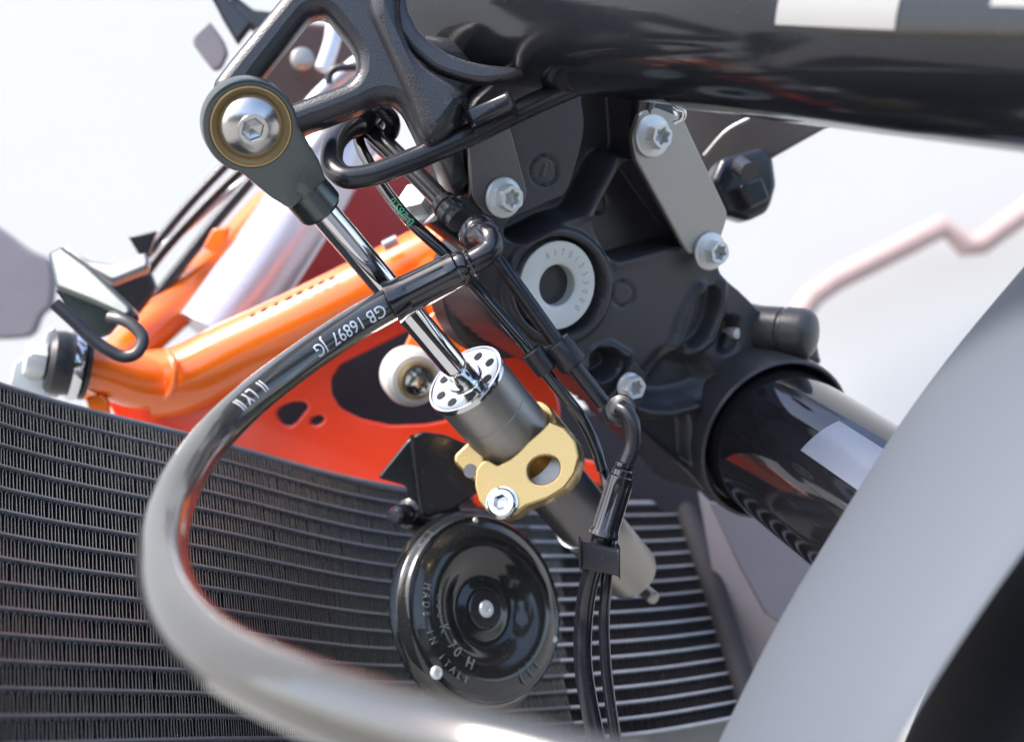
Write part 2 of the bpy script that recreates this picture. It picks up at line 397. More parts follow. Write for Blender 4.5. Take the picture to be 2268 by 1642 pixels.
for pts, hgt, wd in ([[(1552, 636), (1516, 700), (1503, 745), (1470, 800), (1440, 840)], 3.2, 11], [[(1600, 625), (1596, 690), (1572, 750), (1530, 785)], 2.2, 8],
                     [[(1375, 890), (1430, 908), (1480, 911), (1537, 897)], 4, 9], [[(1302, 470), (1370, 345)], .8, 16], [[(1365, 585), (1500, 550)], .8, 14],
                     [[(1150, 540), (1245, 495), (1300, 475)], 1.0, 14], [[(1290, 815), (1315, 780), (1350, 765), (1385, 785)], 2.5, 9]):
    H += hgt*np.exp(-(sd_line(GX, GY, pts)/wd)**2)
dst = np.hypot((GX-1231)/.92, GY-632)
H += 3.0*sst((138-dst)/16)
H -= 7*sst((112-dst)/5)
for cx, cy, r in ((1205, 377, 33), (1380, 650, 27), (1371, 455, 22)):
    dd = np.hypot((GX-cx)/.88, GY-cy); H -= 1.0*np.exp(-((dd-r)/3.2)**2)
H += .5*np.exp(-(sd_line(GX, GY, [(1200, 388), (1208, 364)])/2.5)**2)
H -= 30*sst((12-dO)/15)
keep = dO > -3
v = []; idx = -np.ones(GX.shape, int)
for i in range(GX.shape[0]):
    for j in range(GX.shape[1]):
        if keep[i, j]:
            idx[i, j] = len(v); v.append(CP.hit(GX[i, j], GY[i, j], H[i, j]))
f = []
for i in range(GX.shape[0]-1):
    for j in range(GX.shape[1]-1):
        q = (idx[i, j], idx[i+1, j], idx[i+1, j+1], idx[i, j+1])
        if min(q) >= 0: f.append(q)
clamp = link('lower_triple_clamp', from_py(v, f), 'clampcast', bike, 'charcoal cast lower fork clamp with ribs and pockets', ang=80)
# steering stem with part number
SO = CP.hit(1231, 631, 1.5)
stem = lathe('steering_stem', SO, NC, [(12, -14), (16.2, -14), (16.2, -1.2), (16.4, -.3), (16.1, 0), (8.6, 0), (8.1, -.2), (7.7, -.7), (7.6, -18), (1, -19)], 'alu', clamp, 96, 'pale aluminium steering stem end with a hole')
arc_text('stamped_number', '61701033000', SO, NC, 12.2, 112, -46, 3.6, 'printd', clamp, h=.03, ex=.02)
# behind the clamp: head tube seal
HS = Plane(1130, 630, 492, .6, -.21)
lathe('headstock_bearing_seal', HS.hit(1135, 632), NC, [(20, 3), (24.5, 3), (25.4, 2), (25.6, 0), (28, -1), (30, -3), (30, -14), (20, -14)], 'rubber', bike, 96, 'black rubber seal with a brass lip at the head tube')
lathe('brass_lip', HS.hit(1139, 628), NC, [(24.0, 1), (25.1, 3.6), (24.2, 3.8)], 'brass', bpy.data.objects['headstock_bearing_seal'], 96, cap0=False, cap1=False)

# plates and flange bolts on the clamp
pr = Plane(1500, 420, 1, 0, 0)
def cplane(off):
    q = Plane(1232, 628, 455, .6, -.21); q.p0 = q.p0+q.n*off*MM; return q
c8 = cplane(7)
plate('guide_plate', c8, [(1419, 247), (1450, 236), (1514, 262), (1524, 285), (1613, 473), (1606, 500), (1590, 545), (1530, 566), (1515, 545), (1408, 352), (1400, 300)], 3, 'gun', bike, .7, label='grey metal strap plate held by two bolts', r=14)
flange_bolt(1443, 301, 0, NC, bike, pl=cplane(7.2), label='zinc flange bolt at the upper end of the strap plate', fr=7.8, hr=4.9)
flange_bolt(1570, 556, 0, NC, bike, pl=cplane(7.2), label='zinc flange bolt at the lower end of the strap plate', fr=7.4, hr=4.8, rot=.8)
lathe('chrome_clip', c8.hit(1440, 232, -4), Vector((.1, -.3, 1)), [(4, -9), (4.6, -6), (4.2, 0), (5, 4), (5, 14)], 'plasticb', bike, 32)
tube('spring_wire', [(1478, 205, 432), (1486, 225, 428), (1497, 240, 427), (1513, 246, 427), (1512, 262, 428), (1495, 272, 430)], 1.0, 'steel', bike, 8, 12, 'thin bright wire clip behind the upper flange bolt')
c4 = cplane(10)
plate('pipe_tab', c4, [(1041, 318), (1048, 300), (1126, 281), (1132, 290), (1168, 424), (1164, 442), (1130, 470), (1080, 480), (1046, 440)], 2.6, 'gun2', bike, .5, label='dark flat tab hanging from the bent pipe', r=12)
flange_bolt(1113, 437, 0, NC, bike, pl=cplane(10.2), label='zinc flange bolt on the flat tab', fr=7.0, hr=4.8, rot=.5)
flange_bolt(1391, 853, 0, NC, bike, pl=cplane(8), label='small domed zinc bolt beside the lower banjo', fr=5.2, hr=4.7, h=5.6, rot=.1)
plate('banjo_tab', cplane(4.5), [(1375, 850), (1404, 798), (1432, 830), (1425, 890), (1390, 925), (1340, 940), (1330, 910)], 2.5, 'clampcast', bike, .5, r=8)
lathe('small_pin', cplane(-2).hit(1632, 738), NC, [(2.5, -8), (2.5, 0), (2.1, .8), (.6, 1.0)], 'zinc', bike, 32, 'small pale pin beside the fork pinch lug')

# ---- fork leg at right with its collar
FA = P(1719, 974, 508)
fax = Vector((.355, -.872, -.335)).normalized()
fork2 = lathe('fork_leg', FA, fax, [(20, -30), (30.6, -30), (30.6, 0), (30.6, 60), (30.6, 175), (20, 175)], 'gloss', bike, 128, 'gloss black fork leg running down to the right behind the mudguard')
lathe('fork_collar', FA, fax, [(31.0, -34), (35.2, -34), (35.4, -2), (35.1, .6), (34.3, 1.6), (33.6, 1.4), (33.0, .2), (32.6, -3), (31.6, -7)], 'clampcast', clamp, 128, 'round collar of the fork clamp', cap0=False, cap1=False)
def patch(name, A, ax, r, t0, t1, a0, a1, m, parent, label=None, th=.25, skew=0.0):
    """curved sticker on a cylinder; angle 0 faces the camera"""
    fr = frames([A+ax*t0*MM, A+ax*t1*MM])[0]; _, T, N, B = fr; nv = 24; v = []; f = []
    for k, R in enumerate((r+.02, r+th)):
        for i in range(nv+1):
            a = rad(a0+(a1-a0)*i/nv)
            for j, t in enumerate((t0+skew*(i/nv), t1+skew*(i/nv))):
                v.append(A+ax*t*MM+(N*math.cos(a)+B*math.sin(a))*R*MM)
    o2 = 2*(nv+1)
    for i in range(nv):
        q = (2*i, 2*i+1, 2*i+3, 2*i+2); f.append(q[::-1]); f.append(tuple(x+o2 for x in q))
        f.append((2*i, 2*i+2, 2*i+2+o2, 2*i+o2)); f.append((2*i+1, 2*i+1+o2, 2*i+3+o2, 2*i+3))
    f.append((0, o2, o2+1, 1)); f.append((2*nv, 2*nv+1, 2*nv+1+o2, 2*nv+o2))
    return link(name, from_py(v, f), m, parent, label)
patch('fork_sticker', FA, fax, 30.6, 50, 130, 4, 38, 'bluegrey', fork2, 'pale blue sticker on the fork leg')
# pinch lug of the fork collar
lugd = (P(1800, 735, 500)-P(1650, 722, 515)).normalized()
lo = P(1655, 728, 519)
lug = lathe('pinch_lug', lo, lugd, [(6, -4), (9.0, -3), (10.2, 0), (10.4, 14.6), (9.6, 15.2), (9.6, 16.6), (10.6, 17.2), (10.6, 24), (9.8, 26.6), (8, 28.4), (5, 29.4), (1, 29.8)], 'clampcast', clamp, 64, 'split pinch lug of the fork clamp')
plate('collar_web', cplane(-3), [(1640, 690), (1690, 676), (1735, 686), (1790, 705), (1812, 740), (1826, 812), (1770, 800), (1700, 812), (1640, 850), (1600, 880), (1600, 780)], 18, 'clampcast', clamp, 3, r=16)

# ---- fork leg crossing the top, with the cast collar bracket
GA = P(1085, 20, 446); GB = P(2420, 75, 262)
gax = (GB-GA).normalized()
fork1 = lathe('fork_leg', GA, gax, [(15, -70), (25.5, -70), (25.5, 0), (25.5, 110), (26.2, 112), (26.2, 300), (20, 300)], 'forkblack', bike, 128, 'gloss black fork leg crossing the top edge, with white stickers')
patch('white_sticker', GA, gax, 26.2, 167, 203, -2, 48, 'white', fork1, 'white sticker nearest the middle of the upper fork leg')
patch('white_sticker', GA, gax, 26.2, 226, 262, 10, 55, 'white', fork1, 'white sticker at the right end of the upper fork leg')
BP = Plane(700, 150, 398, .12, .05)
WIN = [(560, 190), (580, 162), (667, 51), (684, 30), (705, 22), (726, 29), (744, 52), (775, 90), (790, 120), (790, 150), (775, 174), (737, 189), (650, 221), (600, 240)]
BO = [(468, 178), (500, 135), (613, -2), (660, -60), (900, -80), (886, 0), (890, 60), (912, 112), (948, 152), (1000, 182), (1035, 215), (1010, 262), (985, 315), (955, 335), (936, 330), (915, 285), (893, 240), (872, 220), (850, 216), (828, 222), (807, 235), (737, 263), (675, 285), (600, 330), (510, 320), (480, 260)]
brk = plate('damper_bracket', BP, BO, 14, 'cast', bike, 4.2, [WIN], label='black cast arm with a triangular window, holding the damper rod end', r=14, ang=60)
plate('collar_wall', Plane(700, 150, 398, .12, .05), [(800, -80), (905, -80), (885, 0), (890, 60), (912, 115), (950, 155), (1010, 190), (1040, 215), (1005, 290), (955, 325), (930, 300), (905, 230), (855, 120), (818, 40)], 14, 'cast', brk, 5.5, off=4.5, r=20, ang=60)
plate('collar_lip', Plane(1000, 120, 404, .1, .1), [(850, -60), (868, 20), (880, 70), (918, 116), (960, 150), (993, 164), (1040, 177), (1081, 181), (1130, 174), (1185, 152), (1185, 140), (1130, 146), (1075, 140), (1030, 130), (993, 116), (955, 92), (925, 61), (905, 20), (890, -60)], 6, 'cast', bike, 1.8, label='curved lip of the collar around the upper fork leg', r=14)
plate('clamp_boss', Plane(1000, 240, 425, .3, 0), [(900, 60), (1100, 90), (1100, 170), (1060, 195), (1044, 225), (1033, 262), (1045, 330), (1035, 440), (1010, 430), (975, 330), (930, 250)], 22, 'clampcast', bike, 6, label='dark boss of the upper clamp behind the bracket', r=18)

# ---- steering damper (one axis through rod end, rod, body and tail)
invD = lambda s: 1/(1/372.0+(1/520.0-1/372.0)*s)
def ax(x, y):
    s = math.hypot(x-555, y-280)/1365.0; return P(555+(1440-555)*s, 280+(1320-280)*s, invD(s))
A0 = ax(555, 280); A2 = ax(1440, 1320); dax = (A2-A0).normalized()
def axl(px): return (ax(555+885*px/1365.0, 280+1040*px/1365.0)-A0).length/MM   # mm along axis for image distance px
t_cap = axl(733)
body = lathe('steering_damper', A0, dax, [(10, t_cap+.5), (14.6, t_cap+.6), (14.6, t_cap+15.5), (14.45, t_cap+15.7), (14.45, t_cap+16.2), (14.6, t_cap+16.4), (14.6, t_cap+37), (13.6, t_cap+38.5), (8, t_cap+38.6)], 'gun', bike, 128, 'grey steering damper with polished rod and gold clamp')
cap = lathe('end_cap', A0, dax, [(4.9, t_cap+.2), (8.5, t_cap+.1), (13.2, t_cap-.1), (13.6, t_cap-.2), (13.8, t_cap+.35), (14.2, t_cap+.35), (14.4, t_cap-.4), (15.1, t_cap-.4), (15.35, t_cap+.2), (15.35, t_cap+1.6), (14.4, t_cap+2.0)], 'steel', body, 128, 'bright silver end cap with a ring of small holes', cap0=False, cap1=False)
e1, e2, _ = basis(-dax)
ms = []
for k in range(8):
    a = 2*math.pi*(k+.35)/8
    ms.append(polar(A0+dax*(t_cap-.12)*MM+(e1*math.cos(a)+e2*math.sin(a))*10.6*MM, -dax, [(1.8, -.3), (1.8, .04), (.2, .05)], 24))
for q in ms: link('pin_hole', q, 'radback', body)
lathe('rod_bush', A0, dax, [(4.85, t_cap-1.0), (6.2, t_cap-1.0), (6.6, t_cap-.4), (6.6, t_cap+.4)], 'chrome', body, 64, cap0=False, cap1=False)
t_sh = axl(242)
lathe('piston_rod', A0, dax, [(2, t_sh-8), (4.75, t_sh-8), (4.75, t_cap+1)], 'chrome', body, 96, 'polished chrome piston rod')
t_g0 = t_cap+33
lathe('lower_cylinder', A0, dax, [(8, t_cap+38), (12.0, t_cap+38), (12.3, t_cap+39), (12.3, t_cap+91), (11.8, t_cap+91.6)], 'gun2', body, 128, 'dark lower cylinder of the damper')
lathe('tail_reservoir', A0, dax, [(11.5, t_cap+91), (12.4, t_cap+91.5), (12.4, t_cap+93), (12.0, t_cap+93.3), (12.3, t_cap+93.8), (12.3, t_cap+124), (11.4, t_cap+126.5), (9.5, t_cap+127.5), (5, t_cap+127.8)], 'silver', body, 128, 'pale silver tail of the damper')
lathe('snap_ring', A0, dax, [(12.2, t_cap+87.5), (13.3, t_cap+87.6), (13.3, t_cap+88.7), (12.2, t_cap+88.8)], 'steel', body, 96, cap0=False, cap1=False)
e1d, e2d, nd = basis(dax)
lathe('bleed_nub', P(1450, 1326, 512), (P(1480, 1352, 505)-P(1450, 1326, 512)).normalized(), [(2.8, -9), (2.8, -1), (2.2, 0)], 'silver', body, 32)
# gold clamp
lathe('clamp_band', A0, dax, [(14.7, t_cap+33.5), (16.6, t_cap+33.2), (17.4, t_cap+34.2), (17.4, t_cap+51), (16.4, t_cap+52.5), (12.5, t_cap+52.6)], 'gold', body, 128, 'gold anodised band of the damper clamp', cap0=False, cap1=False)
GP = Plane(1160, 1050, 441, -.25, .22)
plate('clamp_arm', GP, [(1218, 932), (1250, 945), (1275, 975), (1282, 1012), (1272, 1050), (1250, 1080), (1215, 1102), (1165, 1119), (1138, 1140), (1110, 1147), (1080, 1136), (1060, 1110), (1051, 1075), (1053, 1040), (1066, 1022), (1078, 1016), (1102, 1030), (1131, 1015), (1150, 998), (1168, 978), (1195, 955)], 13, 'gold', body, .7, [ell(1204, 1040, 37, 31, -25)], label='gold clamp arm with a round window', r=6, ang=24)
lathe('window_insert', GP.hit(1206, 1038, -8), GP.n, [(7.5, -3), (7.5, 0), (3, .1)], 'gun', body, 48)
plate('clamp_lug', Plane(1040, 1015, 450, -.25, .22), [(1035, 978), (1052, 985), (1074, 1010), (1074, 1040), (1052, 1068), (1030, 1050), (1004, 1024), (1005, 1006)], 12, 'gold', body, 1.2, label='gold rear lug of the damper clamp', r=7)
lathe('lug_hole', Plane(1040, 1015, 450, -.25, .22).hit(1042, 1042, .1), GP.n, [(2.6, -.3), (2.6, .05), (.3, .06)], 'gun2', body, 32)
socket_bolt('clamp_bolt', GP.hit(1113, 1113, 0), GP.n, body, 5.2, 2.6, 'steel', 'silver socket head bolt in the gold clamp', rot=.35)
lathe('bolt_washer', GP.hit(1113, 1113, 0), GP.n, [(5.9, -.1), (5.9, .7), (5.0, .9)], 'steel', body, 64, cap1=False)
# rod end
RN = Vector((.35, -.96, -.35)).normalized()
ro = P(556, 281, 368)
e1r, e2r, _ = basis(RN)
def rodend_mesh():
    bm = bmesh.new(); sx = (dax-RN*dax.dot(RN)).normalized(); sy = RN.cross(sx)
    # outline in (along shank, across)
    R = 14.1; pts = []
    a1 = rad(52)
    for k in range(41):
        a = a1+(2*math.pi-2*a1)*k/40; pts.append((R*math.cos(a), R*math.sin(a)))
    pts += [(21, -9.2), (25.5, -7.6), (27, -6.6), (27, 6.6), (25.5, 7.6), (21, 9.2)]
    inner = [(12.1*math.cos(2*math.pi*k/len(pts)+a1*.5), 12.1*math.sin(2*math.pi*k/len(pts)+a1*.5)) for k in range(len(pts))]
    Z = [(-9.5, .95), (-8.5, 1), (-1.0, 1.0), (-.25, .985), (0, .95)]
    rows = []
    for z, s in Z:
        rows.append([bm.verts.new(ro+(sx*x*s+sy*y*s+RN*z)*MM) for x, y in pts])
    n = len(pts)
    for i in range(len(rows)-1):
        for k in range(n): bm.faces.new((rows[i][k], rows[i][(k+1) % n], rows[i+1][(k+1) % n], rows[i+1][k]))
    # front face with bore
    cu = [bm.verts.new(ro+(sx*12.3*math.cos(2*math.pi*k/n)+sy*12.3*math.sin(2*math.pi*k/n)+RN*0)*MM) for k in range(n)]
    cb = [bm.verts.new(ro+(sx*12.3*math.cos(2*math.pi*k/n)+sy*12.3*math.sin(2*math.pi*k/n)+RN*(-3))*MM) for k in range(n)]
    # pair by angle
    import bisect
    ang = [math.atan2(p[1], p[0]) % (2*math.pi) for p in pts]
    shift = min(range(n), key=lambda k: ang[k])
    order = [(shift+k) % n for k in range(n)]
    o = rows[-1]
    eo = [bm.edges.get((o[k], o[(k+1) % n])) for k in range(n)]
    ei = [bm.edges.new((cu[k], cu[(k+1) % n])) for k in range(n)]
    bmesh.ops.bridge_loops(bm, edges=eo+ei)
    for k in range(n):
        bm.faces.new((cu[k], cb[k], cb[(k+1) % n], cu[(k+1) % n]))
    bm.faces.new(rows[0])
    bmesh.ops.recalc_face_normals(bm, faces=bm.faces)
    me = bpy.data.meshes.new('m'); bm.to_mesh(me); bm.free(); return me
rend = link('rod_end', rodend_mesh(), 'titan', body, 'dark grey rod end eye of the damper', ang=30)
shank_o = A0
lathe('rod_end_shank', A0, dax, [(4, 19), (6.4, 19.5), (7.3, 22), (7.4, 26), (7.6, t_sh-9.5), (7.6, t_sh-1), (7.0, t_sh), (5.2, t_sh+.2)], 'titan', body, 96, 'round shank of the rod end')
lathe('bearing_race', ro, RN, [(12.1, -2.5), (12.1, -.2), (11.9, .5), (11.5, .5), (11.2, -.1), (10.4, -.9), (9.3, -1.8)], 'brass', body, 96, 'brass coloured bearing race', cap0=False, cap1=False)
lathe('bearing_gap', ro, RN, [(12.35, -.7), (12.05, -.75)], 'radback', body, 96, cap0=False, cap1=False)
pr_ = [(9.5, -4.6), (9.6, -2.2)]
for k in range(1, 12):
    a = k/11*rad(58); pr_.append((9.6-9.6*(1-math.cos(a))*1.12, -2.0+7.2*math.sin(a)))
rr, tt = pr_[-1]
BO_ = ro
pr_ += [(4.45, tt+.3), (4.1, tt+.35)]
sr = hexr(3.35)
pr_ += [(lambda a: sr(a)*1.08, tt+.3), (sr, tt+.05), (sr, tt-2.6), (.4, tt-4.0)]
lathe('ball_bolt', BO_, Vector((.37, -.95, -.42)).normalized(), pr_, 'ballsteel', body, 96, 'polished round bolt head with hex socket', rot=.25, ang=30)

# ---- bent guide pipe with rubber pad
bar = tube('guide_pipe', [(1345, 155, 412), (1287, 184, 414), (1180, 231, 414), (1059, 290, 410), (968, 331, 406), (877, 368, 402), (815, 389, 400), (765, 392, 400), (738, 368, 404), (738, 325, 412), (762, 292, 424), (790, 278, 434)], 3.75, 'satin', bike, 10, 28, 'satin black bent pipe crossing in front of the fork clamp')
bx = P(1086, 246, 405); bu = (P(1140, 222, 405)-P(1032, 270, 405)); bu = bu*.92
bv = Vector((0, -1, 0)); bw = bu.cross(bv).normalized()
box('rubber_pad', bx, bu, bw*6.2*MM, bv*8*MM, 'plasticb', bar, 1.8, 'black rubber pad on the bent pipe')

# ---- banjo block, banjo and the two pipes
blk = Plane(1040, 490, 423, .35, -.1)
block = plate('hose_junction_block', blk, [(957, 492), (1022, 431), (1050, 440), (1118, 517), (1088, 562), (1045, 560)], 13, 'satin', bike, .8, label='black square junction block where the hoses meet', r=3)
feed = tube('feed_pipe', [(780, 262, 452), (815, 285, 446), (852, 318, 440), (905, 370, 434), (960, 425, 427), (1000, 468, 421)], 3.5, 'satin', bike, 8, 28, 'thick black pipe running down into the junction block')
lathe('feed_ferrule', P(1000, 470, 419), (P(1000, 468, 421)-P(960, 425, 427)).normalized(), [(3.5, -6), (4.6, -5.6), (4.8, -3), (4.2, -2.4), (4.9, -1.8), (4.9, 1.5), (4.2, 2.6), (4.4, 5)], 'rubber', feed, 48)
bn = Vector((.25, -.93, .1)).normalized()
lathe('banjo_ring', P(1057, 517, 412), bn, [(3.4, -2), (6.0, -2), (6.2, -1.4), (6.2, 1.4), (5.9, 3.0), (5.2, 4.6), (4.0, 5.8), (2.4, 6.5), (.6, 6.7)], 'plasticb', block, 64, 'round banjo fitting')
hose_pts = [(864, 674, 398), (780, 722, 392), (700, 775, 384), (620, 833, 372), (540, 898, 355), (470, 968, 335), (414, 1045, 310), (376, 1130, 286), (360, 1215, 262), (372, 1300, 238), (415, 1380, 217), (500, 1455, 198), (640, 1525, 180), (820, 1592, 165), (1050, 1660, 152), (1400, 1750, 142)]
HR = 5.45
hpath = [Vector(p) for p in catmull([P(*p) for p in hose_pts], 12)]
hose = link('brake_hose', tube_mesh(hpath, HR*MM, 40), 'braid', bike, 'glossy coated brake hose looping down the left side towards the camera', ang=60)
text_on_tube('hose_print', 'GB 16897  JG', hpath, HR, 4.0, 5.8, 'printw', hose, ang0=.05, spacing=.93, eps=.14)
text_on_tube('hose_print', 'II  LY II', hpath, HR, 60, 5.8, 'printw', hose, ang0=-.2, spacing=1.0, eps=.14)
tube('banjo_elbow', [(1058, 520, 408), (1074, 518, 403), (1087, 530, 400), (1086, 550, 399), (1066, 568, 398), (1034, 585, 398)], 4.0, 'plasticb', hose, 10, 28, 'short bent elbow from the banjo')
fa = P(1040, 582, 398); fb = P(866, 670, 398); fd = (fb-fa).normalized(); FL = (fb-fa).length/MM
def flute(r): return lambda a: r*(1-.075*max(0, math.cos(7*a))**.5)
lathe('crimp_sleeve', fa, fd, [(3.2, -1.2), (4.4, -1), (4.8, -.2), (4.5, .5), (4.9, 1.2), (5.3, 2), (5.3, 3.2), (5.3, 3.9), (5.8, 4.6), (5.9, 7.6), (flute(6.0), 8.4), (flute(6.3), FL-6.5), (6.5, FL-5.5), (6.6, FL-3), (7.2, FL-1), (7.3, FL), (6.5, FL+.2), (5.4, FL-.4)], 'sleeve', hose, 112, 'black crimped sleeve at the hose end', cap0=False, cap1=False)

thk = tube('brake_pipe', [(1050, 505, 428), (1080, 545, 426), (1120, 600, 424), (1180, 684, 424), (1237, 764, 424), (1262, 798, 424), (1300, 846, 426), (1336, 892, 428)], 2.75, 'satin', bike, 8, 28, 'thick dark brake pipe running down past the steering stem')
thin = tube('sensor_cable', [(790, 285, 446), (798, 323, 442), (820, 366, 438), (846, 410, 434), (873, 447, 430), (903, 484, 426), (945, 524, 424), (985, 560, 424), (1040, 620, 424), (1106, 695, 423), (1168, 768, 422), (1205, 820, 424), (1250, 876, 426), (1290, 928, 428), (1318, 985, 428), (1335, 1040, 428)], 2.1, 'gloss', bike, 8, 20, 'thin shiny black cable with green print')
rev = list(reversed(smooth_path([(798, 323, 442), (820, 366, 438), (846, 410, 434), (873, 447, 430), (903, 484, 426), (945, 524, 424)], 10)))
text_on_tube('cable_print', '0 265 0', rev, 2.1, 6.0, 4.3, 'printg', thin, ang0=0, spacing=.95, eps=.08)
tube('sensor_cable', [(1010, 610, 434), (1050, 640, 432), (1110, 700, 430), (1172, 770, 426)], 1.2, 'plasticb', bike, 8, 16, 'second thin cable between the pipes')
# double clip
cd = (P(1300, 846, 426)-P(1237, 764, 424)).normalized()
clip = lathe('pipe_clip', P(1240, 768, 424), cd, [(3.0, -2), (5.0, -2), (5.3, -1.4), (5.3, 7.4), (4.8, 8.2), (3.0, 8.3)], 'rubber', bike, 48, 'grey rubber double clip holding pipe and cable')
lathe('small_clip_ring', P(1182, 783, 422), cd, [(1.9, -1.4), (3.6, -1.4), (3.9, -.9), (3.9, 7.2), (3.4, 7.8), (1.9, 7.8)], 'rubber', clip, 48)
box('clip_web', P(1216, 792, 424), (P(1245, 775, 424)-P(1185, 800, 424))*.8, cd*8.5*MM, Vector((0, 1, 0))*4*MM, 'rubber', clip, .6)
# lower banjo and sleeve
lb = lathe('lower_banjo', P(1376, 908, 420), Vector((-.35, -.9, .25)).normalized(), [(3, -3), (5.2, -3), (5.4, -2.2), (5.4, 1.4), (4.8, 2.2), (3.2, 2.6), (2.8, 4.4), (1, 4.8)], 'satin', bike, 48, 'lower banjo fitting with a bent elbow')
tube('banjo_elbow', [(1372, 903, 414), (1390, 915, 412), (1402, 945, 411), (1402, 985, 411), (1392, 1015, 411), (1382, 1040, 411)], 2.7, 'satin', lb, 8, 24)
ga = P(1384, 1030, 411); gb = P(1336, 1188, 411); gd = (gb-ga).normalized(); GL = (gb-ga).length/MM
lathe('crimp_sleeve', ga, gd, [(2.6, -1), (3.2, -.6), (3.2, .6), (2.8, 1), (3.6, 1.8), (3.7, 3.6), (4.2, 4.0), (4.4, 6.2), (flute(4.5), 7), (flute(4.7), GL-3), (5.2, GL-1.6), (5.4, GL-.4), (4.6, GL), (3.0, GL+.1)], 'sleeve', lb, 112, 'black crimped sleeve below the lower banjo', cap0=False, cap1=False)
tube('brake_hose', [(1332, 1185, 411), (1322, 1225, 412), (1304, 1290, 413), (1293, 1370, 414), (1291, 1460, 412), (1303, 1550, 410), (1330, 1680, 406)], 3.1, 'plasticb', bike, 8, 28, 'black hose hanging down in front of the right radiator core')
tube('sensor_cable', [(1338, 1040, 432), (1352, 1120, 424), (1350, 1200, 416), (1343, 1290, 413), (1338, 1370, 413), (1341, 1460, 411), (1351, 1550, 409), (1372, 1680, 405)], 1.9, 'plasticb', bike, 8, 24, 'thinner black cable beside the hanging hose')
cl = box('hose_clip', P(1327, 1232, 410), P(1370, 1240, 410)-P(1284, 1222, 410), (P(1327, 1202, 410)-P(1327, 1261, 410)), Vector((0, 1, 0))*11*MM, 'rubber', bike, 1.0, 'square black clip round the two hanging hoses')

# ---- horn
HN = Vector((.60, -.75, .27)).normalized()
HO = P(1084, 1346, 484)
hp = [(8, -26), (24, -24), (34, -15), (36.5, -11), (39.0, -10), (40.2, -9.4), (40.2, -8.2), (38.5, -7.6), (37.8, -7), (37.6, -3.6), (37.2, -2.2), (36.4, -1.4), (35.2, -1.6)]
for r, t in ((34, -1.0), (32, 0), (30, .8), (28, 1.2), (26, 1.2), (24, .8), (22, .1), (20, -.9), (18, -2.2), (16, -3.5), (14.4, -4.3), (13, -4.6), (11.4, -4.5), (9.6, -4.0), (8.2, -3.9), (8.1, -4.1), (.3, -4.1)): hp.append((r, t))
horn = lathe('horn', HO, HN, hp, 'hornblack', bike, 128, 'round gloss black horn with embossed lettering', ang=50)
lathe('horn_centre_rivet', HO, HN, [(3.4, -2.4), (3.4, -1.9), (2.9, -1.3), (1.4, -1.1), (1.2, -1.6), (.2, -1.7)], 'zinc', horn, 48, 'silver rivet in the middle of the horn')
lathe('horn_centre_plate', HO, HN, [(7.9, -5.6), (7.8, -2.9), (7.2, -2.4), (3.4, -2.3)], 'satin', horn, 64, cap0=False, cap1=False)
def hh(r): return {True: 1.15, False: .1}[r < 30]
arc_text('horn_lettering', 'mod', HO, HN, 24.5, 176, 192, 3.4, 'horntext', horn, True, 1.05, .25)
arc_text('horn_lettering', 'K 70 H', HO, HN, 24.0, 204, 246, 6.2, 'horntext', horn, True, .95, .35)
arc_text('horn_lettering', 'MADE IN ITALY', HO, HN, 30.2, 170, 248, 4.2, 'horntext', horn, True, .75, .3)
arc_text('horn_lettering', '(((', HO, HN, 29.0, 300, 318, 8, 'gloss', horn, True, .9, .5)
e1h, e2h, _ = basis(HN)
for aa, sc_ in ((228, 1.0), (100, .5), (345, .5)):
    so = HO+(e1h*math.cos(rad(aa))+e2h*math.sin(rad(aa)))*34.9*MM+HN*(-1.8)*MM
    lathe('horn_screw', so, HN, [(2.6*sc_, 0), (2.6*sc_, .9*sc_), (2.0*sc_, 1.6*sc_), (1.2*sc_, 1.7*sc_), (hexr(1.1*sc_), 1.2*sc_), (.3*sc_, 1.1*sc_)], 'zinc', horn, 48)
hb = Plane(930, 1050, 500, .15, 0)
hbr = plate('horn_bracket', hb, [(836, 1058), (905, 972), (935, 955), (985, 962), (1040, 985), (1060, 1090), (1000, 1130), (935, 1150), (912, 1125), (900, 1075)], 4, 'plasticb', bike, .8, label='black folded bracket above the horn', r=10)
tube('bracket_flange_edge', [(912, 963, 492), (918, 1010, 492), (926, 1070, 492), (936, 1136, 492)], .9, 'satin', hbr, 4, 12)
tube('horn_mount', [(1000, 1130, 520), (960, 1150, 512), (905, 1140, 500)], 5.5, 'plasticb', bike, 5, 24)
bd = (P(842, 1148, 480)-P(905, 1134, 500)).normalized()
hbt = lathe('horn_bolt', P(905, 1134, 500), bd, [(5.2, -2), (5.6, -1), (5.6, .5), (4.8, 1), (3.9, 1.4), (3.9, 9), (3.4, 10), (2.6, 10.2)], 'plasticb', bike, 48, 'black stud with a silver end beside the horn bracket')
lathe('stud_end', P(905, 1134, 500), bd, [(3.1, 9.6), (3.2, 11.4), (2.7, 12.4), (.5, 12.6)], 'steel', hbt, 32)

